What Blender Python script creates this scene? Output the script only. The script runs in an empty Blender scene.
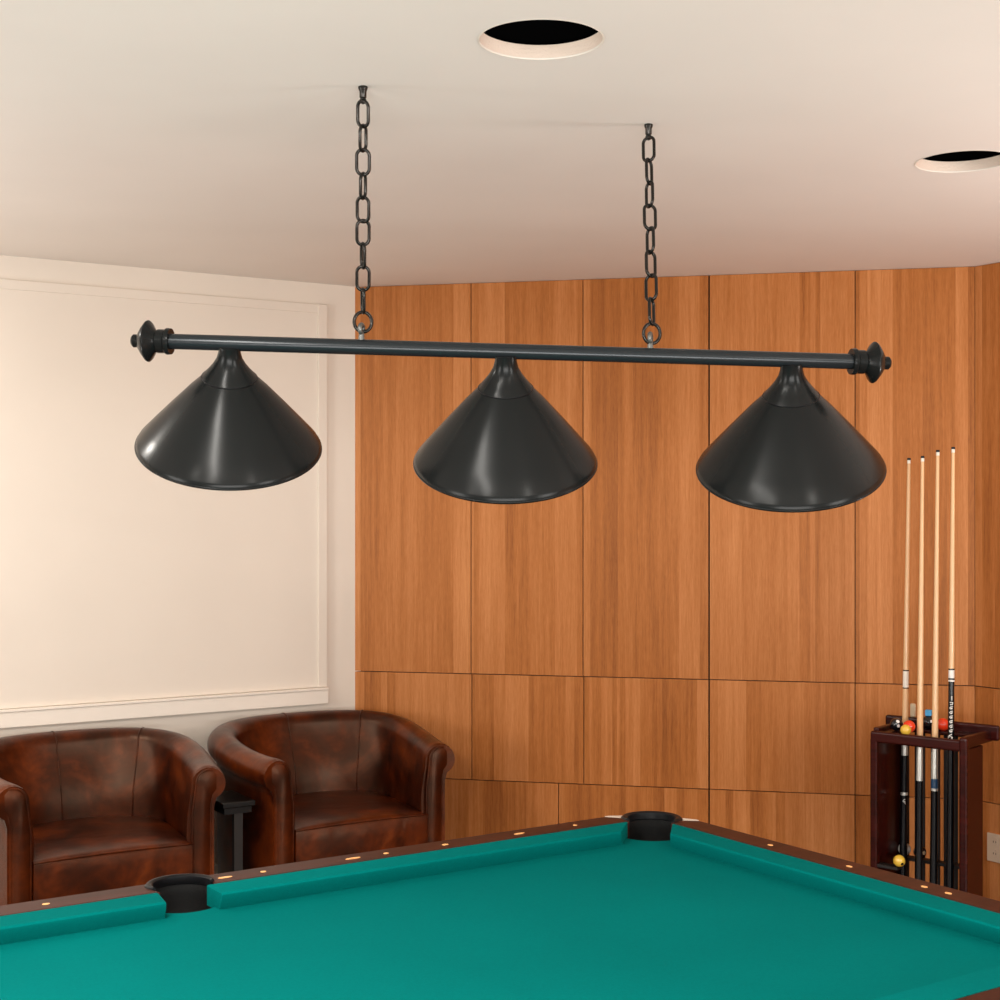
import bpy, bmesh, math, random
from mathutils import Vector, Matrix
C = bpy.context.scene.collection
sc = bpy.context.scene
PI = math.pi
CAMZ = 1.62
R = random.Random(5)

# ------------------------------------------------------------------ materials
def new_mat(name):
    m = bpy.data.materials.new(name); m.use_nodes = True
    nt = m.node_tree; b = nt.nodes['Principled BSDF']
    return m, nt, b
def simple(name, col, rough=.5, metal=0., coat=0., spec=.5, bump=0., bscale=200., coatr=.1):
    m, nt, b = new_mat(name)
    b.inputs['Base Color'].default_value = (*col, 1)
    b.inputs['Roughness'].default_value = rough
    b.inputs['Metallic'].default_value = metal
    b.inputs['Coat Weight'].default_value = coat
    b.inputs['Coat Roughness'].default_value = coatr
    b.inputs['Specular IOR Level'].default_value = spec
    if bump:
        tc = nt.nodes.new('ShaderNodeTexCoord'); n = nt.nodes.new('ShaderNodeTexNoise')
        n.inputs['Scale'].default_value = bscale; n.inputs['Detail'].default_value = 3
        bp = nt.nodes.new('ShaderNodeBump'); bp.inputs['Strength'].default_value = bump; bp.inputs['Distance'].default_value = .002
        nt.links.new(tc.outputs['Object'], n.inputs['Vector']); nt.links.new(n.outputs['Fac'], bp.inputs['Height'])
        nt.links.new(bp.outputs['Normal'], b.inputs['Normal'])
    return m
def math_node(nt, op, a, b=None, c=None):
    n = nt.nodes.new('ShaderNodeMath'); n.operation = op
    for i, v in enumerate((a, b, c)):
        if v is None: continue
        if isinstance(v, (int, float)): n.inputs[i].default_value = v
        else: nt.links.new(v, n.inputs[i])
    return n.outputs[0]
def noise(nt, vec, scale, detail=2, rough=.5, dist=0.):
    n = nt.nodes.new('ShaderNodeTexNoise'); n.inputs['Scale'].default_value = scale
    n.inputs['Detail'].default_value = detail; n.inputs['Roughness'].default_value = rough; n.inputs['Distortion'].default_value = dist
    nt.links.new(vec, n.inputs['Vector']); return n.outputs['Fac']
def ramp(nt, fac, stops):
    r = nt.nodes.new('ShaderNodeValToRGB')
    while len(r.color_ramp.elements) < len(stops): r.color_ramp.elements.new(.5)
    for e, (p, c) in zip(r.color_ramp.elements, stops): e.position = p; e.color = (*c, 1)
    nt.links.new(fac, r.inputs[0]); return r.outputs[0]
def mapping(nt, vec, scale, loc=(0, 0, 0)):
    m = nt.nodes.new('ShaderNodeMapping'); m.inputs['Scale'].default_value = scale; m.inputs['Location'].default_value = loc
    nt.links.new(vec, m.inputs['Vector']); return m.outputs[0]
def mixc(nt, fac, a, b, mode='MIX'):
    n = nt.nodes.new('ShaderNodeMix'); n.data_type = 'RGBA'; n.blend_type = mode
    for s, v in ((n.inputs[0], fac), (n.inputs[6], a), (n.inputs[7], b)):
        if isinstance(v, (int, float)): s.default_value = v
        elif isinstance(v, tuple): s.default_value = (*v, 1)
        else: nt.links.new(v, s)
    return n.outputs[2]

def veneer_mat():
    m, nt, b = new_mat('warm_veneer')
    tc = nt.nodes.new('ShaderNodeTexCoord'); obj = tc.outputs['Object']
    at = nt.nodes.new('ShaderNodeAttribute'); at.attribute_name = 'panel'; pid = at.outputs['Fac']
    sep = nt.nodes.new('ShaderNodeSeparateXYZ'); nt.links.new(obj, sep.inputs[0])
    x = sep.outputs['X']; z = sep.outputs['Z']
    px = math_node(nt, 'ADD', x, math_node(nt, 'MULTIPLY', pid, 7.3))
    # irregular veneer strips
    wob = nt.nodes.new('ShaderNodeTexNoise'); wob.noise_dimensions = '1D'; wob.inputs['Scale'].default_value = 5
    nt.links.new(px, wob.inputs['W'])
    st = math_node(nt, 'FLOOR', math_node(nt, 'ADD', math_node(nt, 'MULTIPLY', px, 13.), math_node(nt, 'MULTIPLY', wob.outputs['Fac'], 5.)))
    wn = nt.nodes.new('ShaderNodeTexWhiteNoise'); wn.noise_dimensions = '1D'; nt.links.new(st, wn.inputs['W'])
    comb = nt.nodes.new('ShaderNodeCombineXYZ')
    nt.links.new(px, comb.inputs[0]); nt.links.new(math_node(nt, 'MULTIPLY', wn.outputs['Value'], 3.), comb.inputs[1]); nt.links.new(z, comb.inputs[2])
    v = comb.outputs[0]
    g1 = noise(nt, mapping(nt, v, (38, 1, 1.1)), 1., 4, .6, .35)
    g2 = noise(nt, mapping(nt, v, (150, 1, 5)), 1., 3, .65)
    g3 = noise(nt, mapping(nt, v, (420, 1, 26)), 1., 2, .6)
    g4 = noise(nt, mapping(nt, v, (9, 1, .5)), 1., 3, .5, 1.2)
    t = math_node(nt, 'ADD', math_node(nt, 'MULTIPLY', wn.outputs['Value'], .36), math_node(nt, 'MULTIPLY', g1, .55))
    t = math_node(nt, 'ADD', t, math_node(nt, 'MULTIPLY', g2, .38))
    t = math_node(nt, 'ADD', t, math_node(nt, 'MULTIPLY', g3, .42))
    t = math_node(nt, 'ADD', t, math_node(nt, 'MULTIPLY', g4, .30))
    t = math_node(nt, 'SUBTRACT', t, .50)
    col = ramp(nt, t, [(.12, (.22, .066, .016)), (.42, (.40, .136, .033)), (.62, (.49, .184, .057)), (.9, (.61, .255, .092))])
    nt.links.new(col, b.inputs['Base Color'])
    b.inputs['Roughness'].default_value = .40; b.inputs['Specular IOR Level'].default_value = .25; b.inputs['Specular Tint'].default_value = (1, .8, .6, 1)
    bp = nt.nodes.new('ShaderNodeBump'); bp.inputs['Strength'].default_value = .25; bp.inputs['Distance'].default_value = .001
    nt.links.new(g2, bp.inputs['Height']); nt.links.new(bp.outputs['Normal'], b.inputs['Normal'])
    return m
def leather_mat(name, dark=1.):
    m, nt, b = new_mat(name)
    tc = nt.nodes.new('ShaderNodeTexCoord'); v = tc.outputs['Object']
    n1 = noise(nt, v, 3.6, 4, .62, .6); n2 = noise(nt, v, 15, 4, .6, .3); n3 = noise(nt, v, 420, 3, .6)
    t = math_node(nt, 'ADD', math_node(nt, 'MULTIPLY', n1, .75), math_node(nt, 'MULTIPLY', n2, .3))
    k = dark
    col = ramp(nt, t, [(.38, (.009*k, .0022*k, .0013*k)), (.50, (.038*k, .0060*k, .0016*k)), (.62, (.100*k, .0172*k, .0028*k)), (.76, (.22*k, .046*k, .0065*k))])
    nt.links.new(col, b.inputs['Base Color'])
    b.inputs['Roughness'].default_value = .28; b.inputs['Specular IOR Level'].default_value = .46; b.inputs['Specular Tint'].default_value = (1, .62, .42, 1)
    b.inputs['Coat Weight'].default_value = 0.; b.inputs['Coat Roughness'].default_value = .25
    wr = noise(nt, mapping(nt, v, (1, 1, .7)), 8, 2, .5, .5)
    h = math_node(nt, 'ADD', math_node(nt, 'MULTIPLY', n3, .12), math_node(nt, 'MULTIPLY', wr, 1.0))
    bp = nt.nodes.new('ShaderNodeBump'); bp.inputs['Strength'].default_value = .55; bp.inputs['Distance'].default_value = .008
    nt.links.new(h, bp.inputs['Height']); nt.links.new(bp.outputs['Normal'], b.inputs['Normal'])
    return m
def darkwood_mat(name, c1, c2, rough=.28):
    m, nt, b = new_mat(name)
    tc = nt.nodes.new('ShaderNodeTexCoord')
    g = noise(nt, mapping(nt, tc.outputs['Object'], (3, 45, 45)), 1., 4, .6, .2)
    nt.links.new(ramp(nt, g, [(.3, c1), (.7, c2)]), b.inputs['Base Color'])
    b.inputs['Roughness'].default_value = rough; b.inputs['Specular IOR Level'].default_value = .25
    return m
def felt_mat():
    m, nt, b = new_mat('teal_felt')
    tc = nt.nodes.new('ShaderNodeTexCoord'); v = tc.outputs['Object']
    n1 = noise(nt, v, 2.2, 3, .5); n2 = noise(nt, v, 750, 2, .7); n3 = noise(nt, v, 160, 2, .7)
    t = math_node(nt, 'ADD', math_node(nt, 'MULTIPLY', n1, .3), math_node(nt, 'ADD', math_node(nt, 'MULTIPLY', n2, .45), math_node(nt, 'MULTIPLY', n3, .3)))
    nt.links.new(ramp(nt, t, [(.3, (.0, .102, .096)), (.75, (.0, .152, .142))]), b.inputs['Base Color'])
    b.inputs['Roughness'].default_value = 1.; b.inputs['Specular IOR Level'].default_value = .02
    bp = nt.nodes.new('ShaderNodeBump'); bp.inputs['Strength'].default_value = .3; bp.inputs['Distance'].default_value = .0006
    nt.links.new(n2, bp.inputs['Height']); nt.links.new(bp.outputs['Normal'], b.inputs['Normal'])
    return m
def paint_mat(name, col, amt=.05):
    m, nt, b = new_mat(name)
    tc = nt.nodes.new('ShaderNodeTexCoord')
    n = noise(nt, tc.outputs['Object'], 1.3, 3, .5)
    c2 = tuple(c*(1-amt) for c in col)
    nt.links.new(ramp(nt, n, [(.3, c2), (.7, col)]), b.inputs['Base Color'])
    b.inputs['Roughness'].default_value = .75; b.inputs['Specular IOR Level'].default_value = .25
    n2 = noise(nt, tc.outputs['Object'], 260, 2, .6)
    bp = nt.nodes.new('ShaderNodeBump'); bp.inputs['Strength'].default_value = .12; bp.inputs['Distance'].default_value = .001
    nt.links.new(n2, bp.inputs['Height']); nt.links.new(bp.outputs['Normal'], b.inputs['Normal'])
    return m
def floor_mat():
    m, nt, b = new_mat('floor_boards')
    tc = nt.nodes.new('ShaderNodeTexCoord'); v = tc.outputs['Object']
    br = nt.nodes.new('ShaderNodeTexBrick'); br.inputs['Scale'].default_value = 1
    br.inputs['Brick Width'].default_value = 1.2; br.inputs['Row Height'].default_value = .14; br.inputs['Mortar Size'].default_value = .003
    br.inputs['Color1'].default_value = (.16, .085, .045, 1); br.inputs['Color2'].default_value = (.11, .055, .028, 1); br.inputs['Mortar'].default_value = (.03, .015, .01, 1)
    nt.links.new(v, br.inputs['Vector'])
    g = noise(nt, mapping(nt, v, (3, 60, 1)), 1., 4, .6)
    nt.links.new(mixc(nt, .35, br.outputs['Color'], ramp(nt, g, [(.3, (.05, .025, .012)), (.7, (.22, .12, .06))])), b.inputs['Base Color'])
    b.inputs['Roughness'].default_value = .4
    return m

M = dict(
    veneer=veneer_mat(), leather=leather_mat('chestnut_leather'), leather_dark=leather_mat('dark_leather', .75),
    rail=darkwood_mat('mahogany_rail', (.020, .0045, .003), (.048, .009, .005), .42),
    rack=darkwood_mat('cherry_rack', (.018, .002, .0015), (.050, .005, .003), .26),
    felt=felt_mat(), wall=paint_mat('cream_paint', (.79, .715, .625)), ceil=paint_mat('ceiling_paint', (.86, .815, .76)),
    trim=simple('trim_paint', (.84, .77, .68), .5), plaster=simple('raw_plaster', (.80, .66, .55), .9, bump=1., bscale=160),
    gap=simple('gap_shadow', (.05, .018, .008), .8), black_void=simple('black_can', (.002, .002, .002), .95, spec=0.),
    lamp=simple('black_lamp_metal', (.0085, .0095, .0095), .24, 0., 0., .16),
    bar=simple('dark_bar_metal', (.020, .0245, .028), .24, .3, 0., .35), chain=simple('blackened_steel', (.03, .027, .024), .22, .75),
    eye=simple('grey_steel', (.16, .16, .15), .4, .7), rubber=simple('pocket_rubber', (.004, .004, .004), .75, spec=.2, bump=.4, bscale=300),
    rim=simple('pocket_rim', (.005, .005, .006), .42, spec=.2), plate=simple('pale_corner_plate', (.62, .50, .40), .4),
    sight=simple('gold_sight', (.95, .48, .18), .35), maple=simple('maple_shaft', (.80, .50, .255), .35, 0, .3),
    ferrule=simple('ivory_ferrule', (.85, .80, .70), .4), tip=simple('dark_cue_tip', (.01, .012, .014), .8),
    butt=simple('black_lacquer', (.003, .0035, .005), .2, 0, 0, .35), silver=simple('silver_wrap', (.72, .71, .66), .25, .6),
    blue=simple('blue_mark', (.01, .05, .12), .3), white=simple('white_gloss', (.85, .84, .80), .3),
    yellow=simple('yellow_ball', (.82, .52, .06), .12, 0, .5), red=simple('red_ball', (.85, .05, .012), .12, 0, .5),
    blackball=simple('black_ball', (.006, .006, .008), .1, 0, .5), green=simple('green_ball', (.01, .12, .05), .12, 0, .5),
    chalk=simple('blue_chalk', (.10, .45, .85), .8), cream=simple('cream_plastic', (.62, .50, .34), .5),
    blacktable=simple('black_table_lacquer', (.003, .003, .003), .3, spec=.3), outlet=simple('outlet_plastic', (.62, .48, .36), .45),
    floor=floor_mat(), hinge=simple('dark_socket', (.02, .018, .016), .6), gray=simple('table_leg_grey', (.012, .011, .010), .5),
    near_black=simple('near_black_wood', (.006, .003, .003), .6),
    foot=simple('dark_foot', (.02, .01, .006), .4))

# ------------------------------------------------------------------ mesh helpers
def obj(name, bm, mat, parent=None, smooth=True, loc=None, mw=None, bevel=0., seg=2, auto=None):
    me = bpy.data.meshes.new(name)
    bmesh.ops.recalc_face_normals(bm, faces=bm.faces)
    for f in bm.faces: f.smooth = smooth
    bm.to_mesh(me); bm.free()
    for mm in (mat if isinstance(mat, (list, tuple)) else [mat]): me.materials.append(mm)
    o = bpy.data.objects.new(name, me); C.objects.link(o)
    if parent: o.parent = parent
    if loc is not None: o.location = loc
    if mw is not None: o.matrix_local = mw
    if bevel:
        b = o.modifiers.new('bevel', 'BEVEL'); b.width = bevel; b.segments = seg; b.limit_method = 'ANGLE'; b.angle_limit = math.radians(40)
    if auto is not None and smooth:
        me.set_sharp_from_angle(angle=math.radians(auto))
    return o
def tag(o, label=None, cat=None, group=None, kind=None):
    if label: o['label'] = label
    if cat: o['category'] = cat
    if group: o['group'] = group
    if kind: o['kind'] = kind
    return o
def empty(name, loc, label, cat, rotz=0., group=None):
    o = bpy.data.objects.new(name, None); C.objects.link(o); o.empty_display_size = .1
    o.location = loc; o.rotation_euler = (0, 0, rotz)
    return tag(o, label, cat, group)
def struct(o): o['kind'] = 'structure'; return o
def box(bm, c, s, rot=None):
    mt = Matrix.Translation(c)
    if rot is not None: mt = mt @ rot
    return bmesh.ops.create_cube(bm, size=1, matrix=mt @ Matrix.Diagonal((s[0], s[1], s[2], 1)))['verts']
def cyl(bm, p, q, r1, r2=None, n=24, caps=True):
    p, q = Vector(p), Vector(q); d = q-p
    mt = Matrix.Translation((p+q)/2) @ d.to_track_quat('Z', 'Y').to_matrix().to_4x4()
    bmesh.ops.create_cone(bm, cap_ends=caps, segments=n, radius1=r1, radius2=r1 if r2 is None else r2, depth=d.length, matrix=mt)
def lathe(bm, prof, n=48, mt=Matrix(), cap0=False, cap1=False):
    rings = []
    for r, z in prof:
        rings.append([bm.verts.new(mt @ Vector((r*math.cos(2*PI*i/n), r*math.sin(2*PI*i/n), z))) for i in range(n)])
    for a, b in zip(rings, rings[1:]):
        for i in range(n): bm.faces.new((a[i], a[(i+1) % n], b[(i+1) % n], b[i]))
    if cap0: bm.faces.new(rings[0][::-1])
    if cap1: bm.faces.new(rings[-1])
def tube(bm, pts, r, n=10, closed=False):
    pts = [Vector(p) for p in pts]; N = len(pts); rings = []
    up = None
    for i, p in enumerate(pts):
        a = pts[(i-1) % N] if (closed or i > 0) else p
        b = pts[(i+1) % N] if (closed or i < N-1) else p
        t = (b-a).normalized()
        if up is None: up = t.orthogonal()
        up = (up - t*up.dot(t)).normalized(); s = t.cross(up)
        rr = r[i] if isinstance(r, list) else r
        rings.append([bm.verts.new(p + (up*math.cos(2*PI*k/n) + s*math.sin(2*PI*k/n))*rr) for k in range(n)])
    rg = list(zip(rings, rings[1:])) + ([(rings[-1], rings[0])] if closed else [])
    for a, b in rg:
        for k in range(n): bm.faces.new((a[k], a[(k+1) % n], b[(k+1) % n], b[k]))
    if not closed:
        bm.faces.new(rings[0][::-1]); bm.faces.new(rings[-1])
def prism(bm, pts, z0, z1):
    lo = [bm.verts.new((x, y, z0)) for x, y in pts]; hi = [bm.verts.new((x, y, z1)) for x, y in pts]
    n = len(pts)
    bm.faces.new(lo[::-1]); bm.faces.new(hi)
    for i in range(n): bm.faces.new((lo[i], lo[(i+1) % n], hi[(i+1) % n], hi[i]))
def basis(o, x, y, z=(0, 0, 1)):
    m = Matrix.Identity(4)
    for i, v in enumerate((x, y, z)):
        for j in range(3): m[j][i] = v[j]
    m.translation = Vector(o); return m

# ------------------------------------------------------------------ room shell
CH = 2.632                                    # ceiling height
K1 = Vector((-.657, 6.60, 0))                 # corner: cream wall / veneer wall
WD = Vector((.978, -.208, 0)).normalized()    # along the veneer wall
K2 = K1 + WD*2.687                            # corner: veneer wall / side veneer wall
LD = Vector((-.851, -.525, 0)).normalized()   # along the cream wall, away from K1
RD = Vector((.555, -.832, 0)).normalized()    # along the side veneer wall
def wall_frame(o, d, inward):                 # local x along wall, local -y into the room, z up
    return basis(o, d, -inward)
LN = Vector((.525, -.851, 0)).normalized(); WN = Vector((-.208, -.978, 0)).normalized(); RN = Vector((-.832, -.555, 0)).normalized()

bm = bmesh.new(); box(bm, (4.46, .06, CH/2+.02), (9.0, .12, CH+.04))
LW = wall_frame(K1, LD, LN)
w = struct(obj('wall_left', bm, M['wall'], smooth=False)); w.matrix_world = LW
# panelled frame on the cream wall: field, side stile, top strip, ledge
bm = bmesh.new()
x0, x1 = .147, 8.2
box(bm, ((x0+x1)/2, -.006, (.83+2.537)/2), (x1-x0, .012, 2.537-.83))
box(bm, (x0+.022, -.011, (.83+2.537)/2), (.044, .022, 2.537-.83))
box(bm, ((x0+x1)/2, -.008, 2.517), (x1-x0, .016, .04))
w = struct(obj('trim_1', bm, M['wall'], smooth=False, bevel=.003)); w.matrix_world = LW
bm = bmesh.new()
box(bm, ((x0+x1)/2, -.016, (.757+.818)/2), (x1-x0, .032, .061)); box(bm, ((x0+x1)/2, -.019, .824), (x1-x0, .038, .010))
w = struct(obj('trim_2', bm, M['trim'], smooth=False, bevel=.002)); w.matrix_world = LW
bm = bmesh.new(); box(bm, (4.5, -.009, .05), (8.9, .018, .10))
w = struct(obj('baseboard_left', bm, M['trim'], smooth=False, bevel=.003)); w.matrix_world = LW

def panelled(name, frame, cols_by_row, zs, gaps, length, x_lo=0.):
    bm = bmesh.new(); lay = bm.loops.layers.float_color.new('panel') if False else bm.faces.layers.float.new('panel')
    vs = box(bm, (length/2, .07, CH/2+.02), (length+.16, .10, CH+.04))
    for f in bm.faces: f.material_index = 1
    pid = 0
    for row, cols in enumerate(cols_by_row):
        z0, z1 = zs[row], zs[row+1]
        for c0, c1 in zip(cols, cols[1:]):
            g0 = gaps.get(round(c0, 3), .0019); g1 = gaps.get(round(c1, 3), .0019)
            if c0 == cols[0]: g0 = 0
            old = set(bm.faces)
            box(bm, ((c0+g0+c1-g1)/2, .0095, (z0+z1)/2), (c1-c0-g0-g1, .019, z1-z0-.004))
            pid += 1; val = (pid*.6180339) % 1
            for f in bm.faces:
                if f not in old: f[lay] = val
    o = struct(obj(name, bm, [M['veneer'], M['gap']], smooth=False)); o.matrix_world = frame
    return o
g = {1.592: .0035}
panelled('wall_back', wall_frame(K1, WD, WN),
         [[0, .395, .935, 1.592, 2.203, 2.687], [0, .5437, 1.0475, 1.592, 2.203, 2.687], [0, .5397, 1.0438, 1.592, 2.203, 2.687]],
         [0, .418, .890, CH], g, 2.687)
panelled('wall_right', wall_frame(K2, RD, RN),
         [[0, .62, 1.24, 1.86, 2.48, 3.1, 3.72, 4.34, 4.96]]*3, [0, .418, .890, CH], {}, 4.96)

# floor and ceiling
foot = [K1+LD*9, K1+LD*9+Vector((3, -5, 0)), K2+RD*8+Vector((0, -1, 0)), K2+RD*4.96, K2, K1]
OUT = (Vector((-.2, .1, 0)), Vector((0, 0, 0)), Vector((0, 0, 0)), Vector((.2, 0, 0)), Vector((.1, .1, 0)), Vector((-.05, .12, 0)))
bm = bmesh.new(); vs = [bm.verts.new((p.x+q.x, p.y+q.y, 0)) for p, q in zip(foot, OUT)]; bm.faces.new(vs)
r = bmesh.ops.extrude_face_region(bm, geom=list(bm.faces)); bmesh.ops.translate(bm, vec=(0, 0, -.08), verts=[v for v in r['geom'] if isinstance(v, bmesh.types.BMVert)])
struct(obj('floor', bm, M['floor'], smooth=False))
HOLES = [(.0881, 3.133, .1335), (1.344, 4.226, .1335)]
bm = bmesh.new(); n = 64
def loop(pts):
    vs = [bm.verts.new(p) for p in pts]
    return [bm.edges.new((vs[i], vs[(i+1) % len(vs)])) for i in range(len(vs))]
es = loop([(p.x+q.x, p.y+q.y, CH) for p, q in zip(foot, (Vector((-.2, .1, 0)), Vector((0, 0, 0)), Vector((0, 0, 0)), Vector((.2, 0, 0)), Vector((.1, .1, 0)), Vector((-.05, .12, 0))))])
for hx, hy, hr in HOLES: es += loop([(hx+hr*math.cos(2*PI*i/n), hy+hr*math.sin(2*PI*i/n), CH) for i in range(n)])
bmesh.ops.triangle_fill(bm, edges=es, use_beauty=True)
struct(obj('ceiling', bm, M['ceil'], smooth=False))
labs = ['round black ceiling hole with pale rim at top centre of ceiling', 'round black ceiling hole with pale rim at right edge of picture']
for (hx, hy, hr), lb in zip(HOLES, labs):
    t = empty('recessed_light_opening', (hx, hy, CH), lb, 'ceiling opening', group='empty downlight holes in the ceiling')
    bm = bmesh.new(); lathe(bm, [(hr, 0), (hr, .031)], 64); obj('plaster_edge', bm, M['plaster'], t)
    bm = bmesh.new(); lathe(bm, [(hr+.0035, -.0006), (hr+.001, -.0022), (hr-.001, -.001), (hr-.0005, .002)], 64); obj('rim', bm, M['trim'], t)
    bm = bmesh.new(); lathe(bm, [(hr+.03, .031), (hr+.03, .16)], 48, cap1=True)
    lathe(bm, [(hr-.0002, .0312), (hr+.03, .0312)], 48); obj('housing', bm, M['black_void'], t)

# ------------------------------------------------------------------ pool table
F = Vector((.387, 3.81, 0)); TL = Vector((-.833, -.553, 0)).normalized(); TS = Vector((.553, -.833, 0)).normalized()
W_, L_ = 1.25, 2.50                      # playing field
ZR, ZB = .790, .752                      # rail top, bed
TF = basis(F, TL, TS)                    # local x: away from the far corner, local y: toward the near side; origin = far nose corner
table = bpy.data.objects.new('pool_table', None); C.objects.link(table)
tag(table, 'pool table with teal cloth and dark mahogany rails in the foreground', 'pool table')
table.matrix_world = TF
CW, RW = .080, .162                      # cushion depth, full rail depth
co = .071; cr = .092                     # corner pocket centre offset, cut radius
so, sr = .113, .088                      # side pocket
SX = L_/2; PX = SX-.016                # side pockets sit slightly toward the far corner
pockets = [(-co, -co, 'c'), (L_+co, -co, 'c'), (-co, W_+co, 'c'), (L_+co, W_+co, 'c'), (PX, -so, 's'), (PX, W_+so, 's')]
# bed, notched at the pockets
def bed_outline():
    e = .058; pts = []
    def arc(cx, cy, r, a0, a1, n=18): return [(cx+r*math.cos(math.radians(a0+(a1-a0)*i/n)), cy+r*math.sin(math.radians(a0+(a1-a0)*i/n))) for i in range(n+1)]
    import math as m
    dc = co-e; ac = m.degrees(m.asin(dc/cr)); ds = so-e; as_ = m.degrees(m.asin(ds/sr))
    pts += arc(-co, -co, cr, 90-ac*-1-0 if False else 90-ac+0, ac)[::1] if False else []
    # side y=-e, going +x
    pts += arc(-co, -co, cr, 90-ac, ac)          # corner 00
    pts += arc(PX, -so, sr, 180-as_, as_)        # side pocket far
    pts += arc(L_+co, -co, cr, 180-ac, 90+ac)
    pts += arc(L_+co, W_+co, cr, 270-ac, 180+ac)
    pts += arc(PX, W_+so, sr, 360-as_, 180+as_)
    pts += arc(-co, W_+co, cr, -ac, -90+ac)
    return pts
bm = bmesh.new(); prism(bm, bed_outline(), ZB-.03, ZB)
obj('bed', bm, M['felt'], table, smooth=False)
# cushions: profile (offset outward from nose, z)
cprof = [(0, ZR-.004), (.0035, ZR), (CW*.5, ZR+.0005), (CW, ZR+.001), (CW, ZB-.006), (.016, ZB-.006), (.012, ZB+.004), (.001, ZR-.013)]
def cushion(p0, p1, out, s0, s1):
    """p0,p1: nose ends (2D), out: outward unit; s0,s1: how far the back edge runs past the nose end"""
    bm = bmesh.new(); p0, p1, out = Vector(p0), Vector(p1), Vector(out); d = (p1-p0).normalized(); rings = []
    cross = -.0
    for k, (p, s, sg) in enumerate(((p0, s0, -1), (p1, s1, 1))):
        for inner in ((0, 1) if k == 0 else (1, 0)):
            rings.append([])
            for o_, z in cprof:
                q = p + out*o_ + d*sg*s*(o_/CW) - d*sg*(.004*inner)
                if not inner: q = q - out*0 ; z = z-.002 if z > ZR-.01 else z
                rings[-1].append(bm.verts.new((q.x, q.y, z)))
    n = len(cprof)
    for a, b in zip(rings, rings[1:]):
        for i in range(n): bm.faces.new((a[i], a[(i+1) % n], b[(i+1) % n], b[i]))
    bm.faces.new(rings[0]); bm.faces.new(rings[-1][::-1])
    obj('cushion', bm, M['felt'], table, smooth=True, auto=35)
ce, cs, se, ss = .090, .086, .063, .012
for y, oy in ((0, -1), (W_, 1)):
    cushion((ce, y), (SX-se, y), (0, oy), cs, .002)
    cushion((SX+se, y), (L_-ce, y), (0, oy), ss, cs)
for x, ox in ((0, -1), (L_, 1)):
    cushion((x, ce), (x, W_-ce), (ox, 0), cs, cs)
# wooden rails (each cut round at the pockets) and aprons
pr = .068
def rail(p0, p1, out, e0, e1):
    """outline with concave round ends; e = 'c' or 's'"""
    p0, p1, out = Vector(p0), Vector(p1), Vector(out); d = (p1-p0).normalized(); Lg = (p1-p0).length
    def end(kind, far):
        pts = []
        for i in range(13):
            o_ = CW + (RW-CW)*i/12
            if kind == 'c': cx, cy, r = -co, co, pr
            else: cx, cy, r = 0, so, .069
            dd = r*r-(o_-cy)**2
            x = cx + (math.sqrt(dd) if dd > 0 else 0)
            if kind == 'c' and o_ > cy: x = max(x, cx+.02+(o_-cy)/.091*.07)
            pts.append((x, o_))
        return pts
    out_pts = [p0 + d*x + out*o_ for x, o_ in end(e0, 0)]
    out_pts += [p1 - d*x + out*o_ for x, o_ in end(e1, 1)][::-1]
    bm = bmesh.new(); prism(bm, [(q.x, q.y) for q in out_pts], ZB-.062, ZR+.0015)
    return obj('rail', bm, M['rail'], table, smooth=False, bevel=.004, seg=2)
for y, oy in ((0, -1), (W_, 1)):
    rail((0, y), (PX, y), (0, oy), 'c', 's'); rail((PX, y), (L_, y), (0, oy), 's', 'c')
for x, ox in ((0, -1), (L_, 1)):
    rail((x, 0), (x, W_), (ox, 0), 'c', 'c')
for a, b_, c_, s_ in (('x', 0, -RW+.02, 0), ('x', 0, W_+RW-.02, 0)):
    bm = bmesh.new(); box(bm, (SX, c_, ZB-.16), (L_+.2, .03, .2)); obj('apron', bm, M['rail'], table, smooth=False, bevel=.006)
for c_ in (-RW+.02, L_+RW-.02):
    bm = bmesh.new(); box(bm, (c_, W_/2, ZB-.16), (.03, W_+.2, .2)); obj('apron', bm, M['rail'], table, smooth=False, bevel=.006)
bm = bmesh.new(); box(bm, (SX, W_/2, ZB-.12), (L_-.12, W_-.12, .17)); obj('slate_frame', bm, M['blacktable'], table, smooth=False)
for x in (.18, L_-.18):
    for y in (.12, W_-.12):
        bm = bmesh.new()
        lathe(bm, [(.07, 0), (.075, .02), (.05, .06), (.055, .12), (.085, .25), (.09, .38), (.07, .46), (.095, .50), (.095, .56)], 24, cap0=True, cap1=True)
        obj('leg', bm, M['rail'], table, loc=(x, y, 0))
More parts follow.
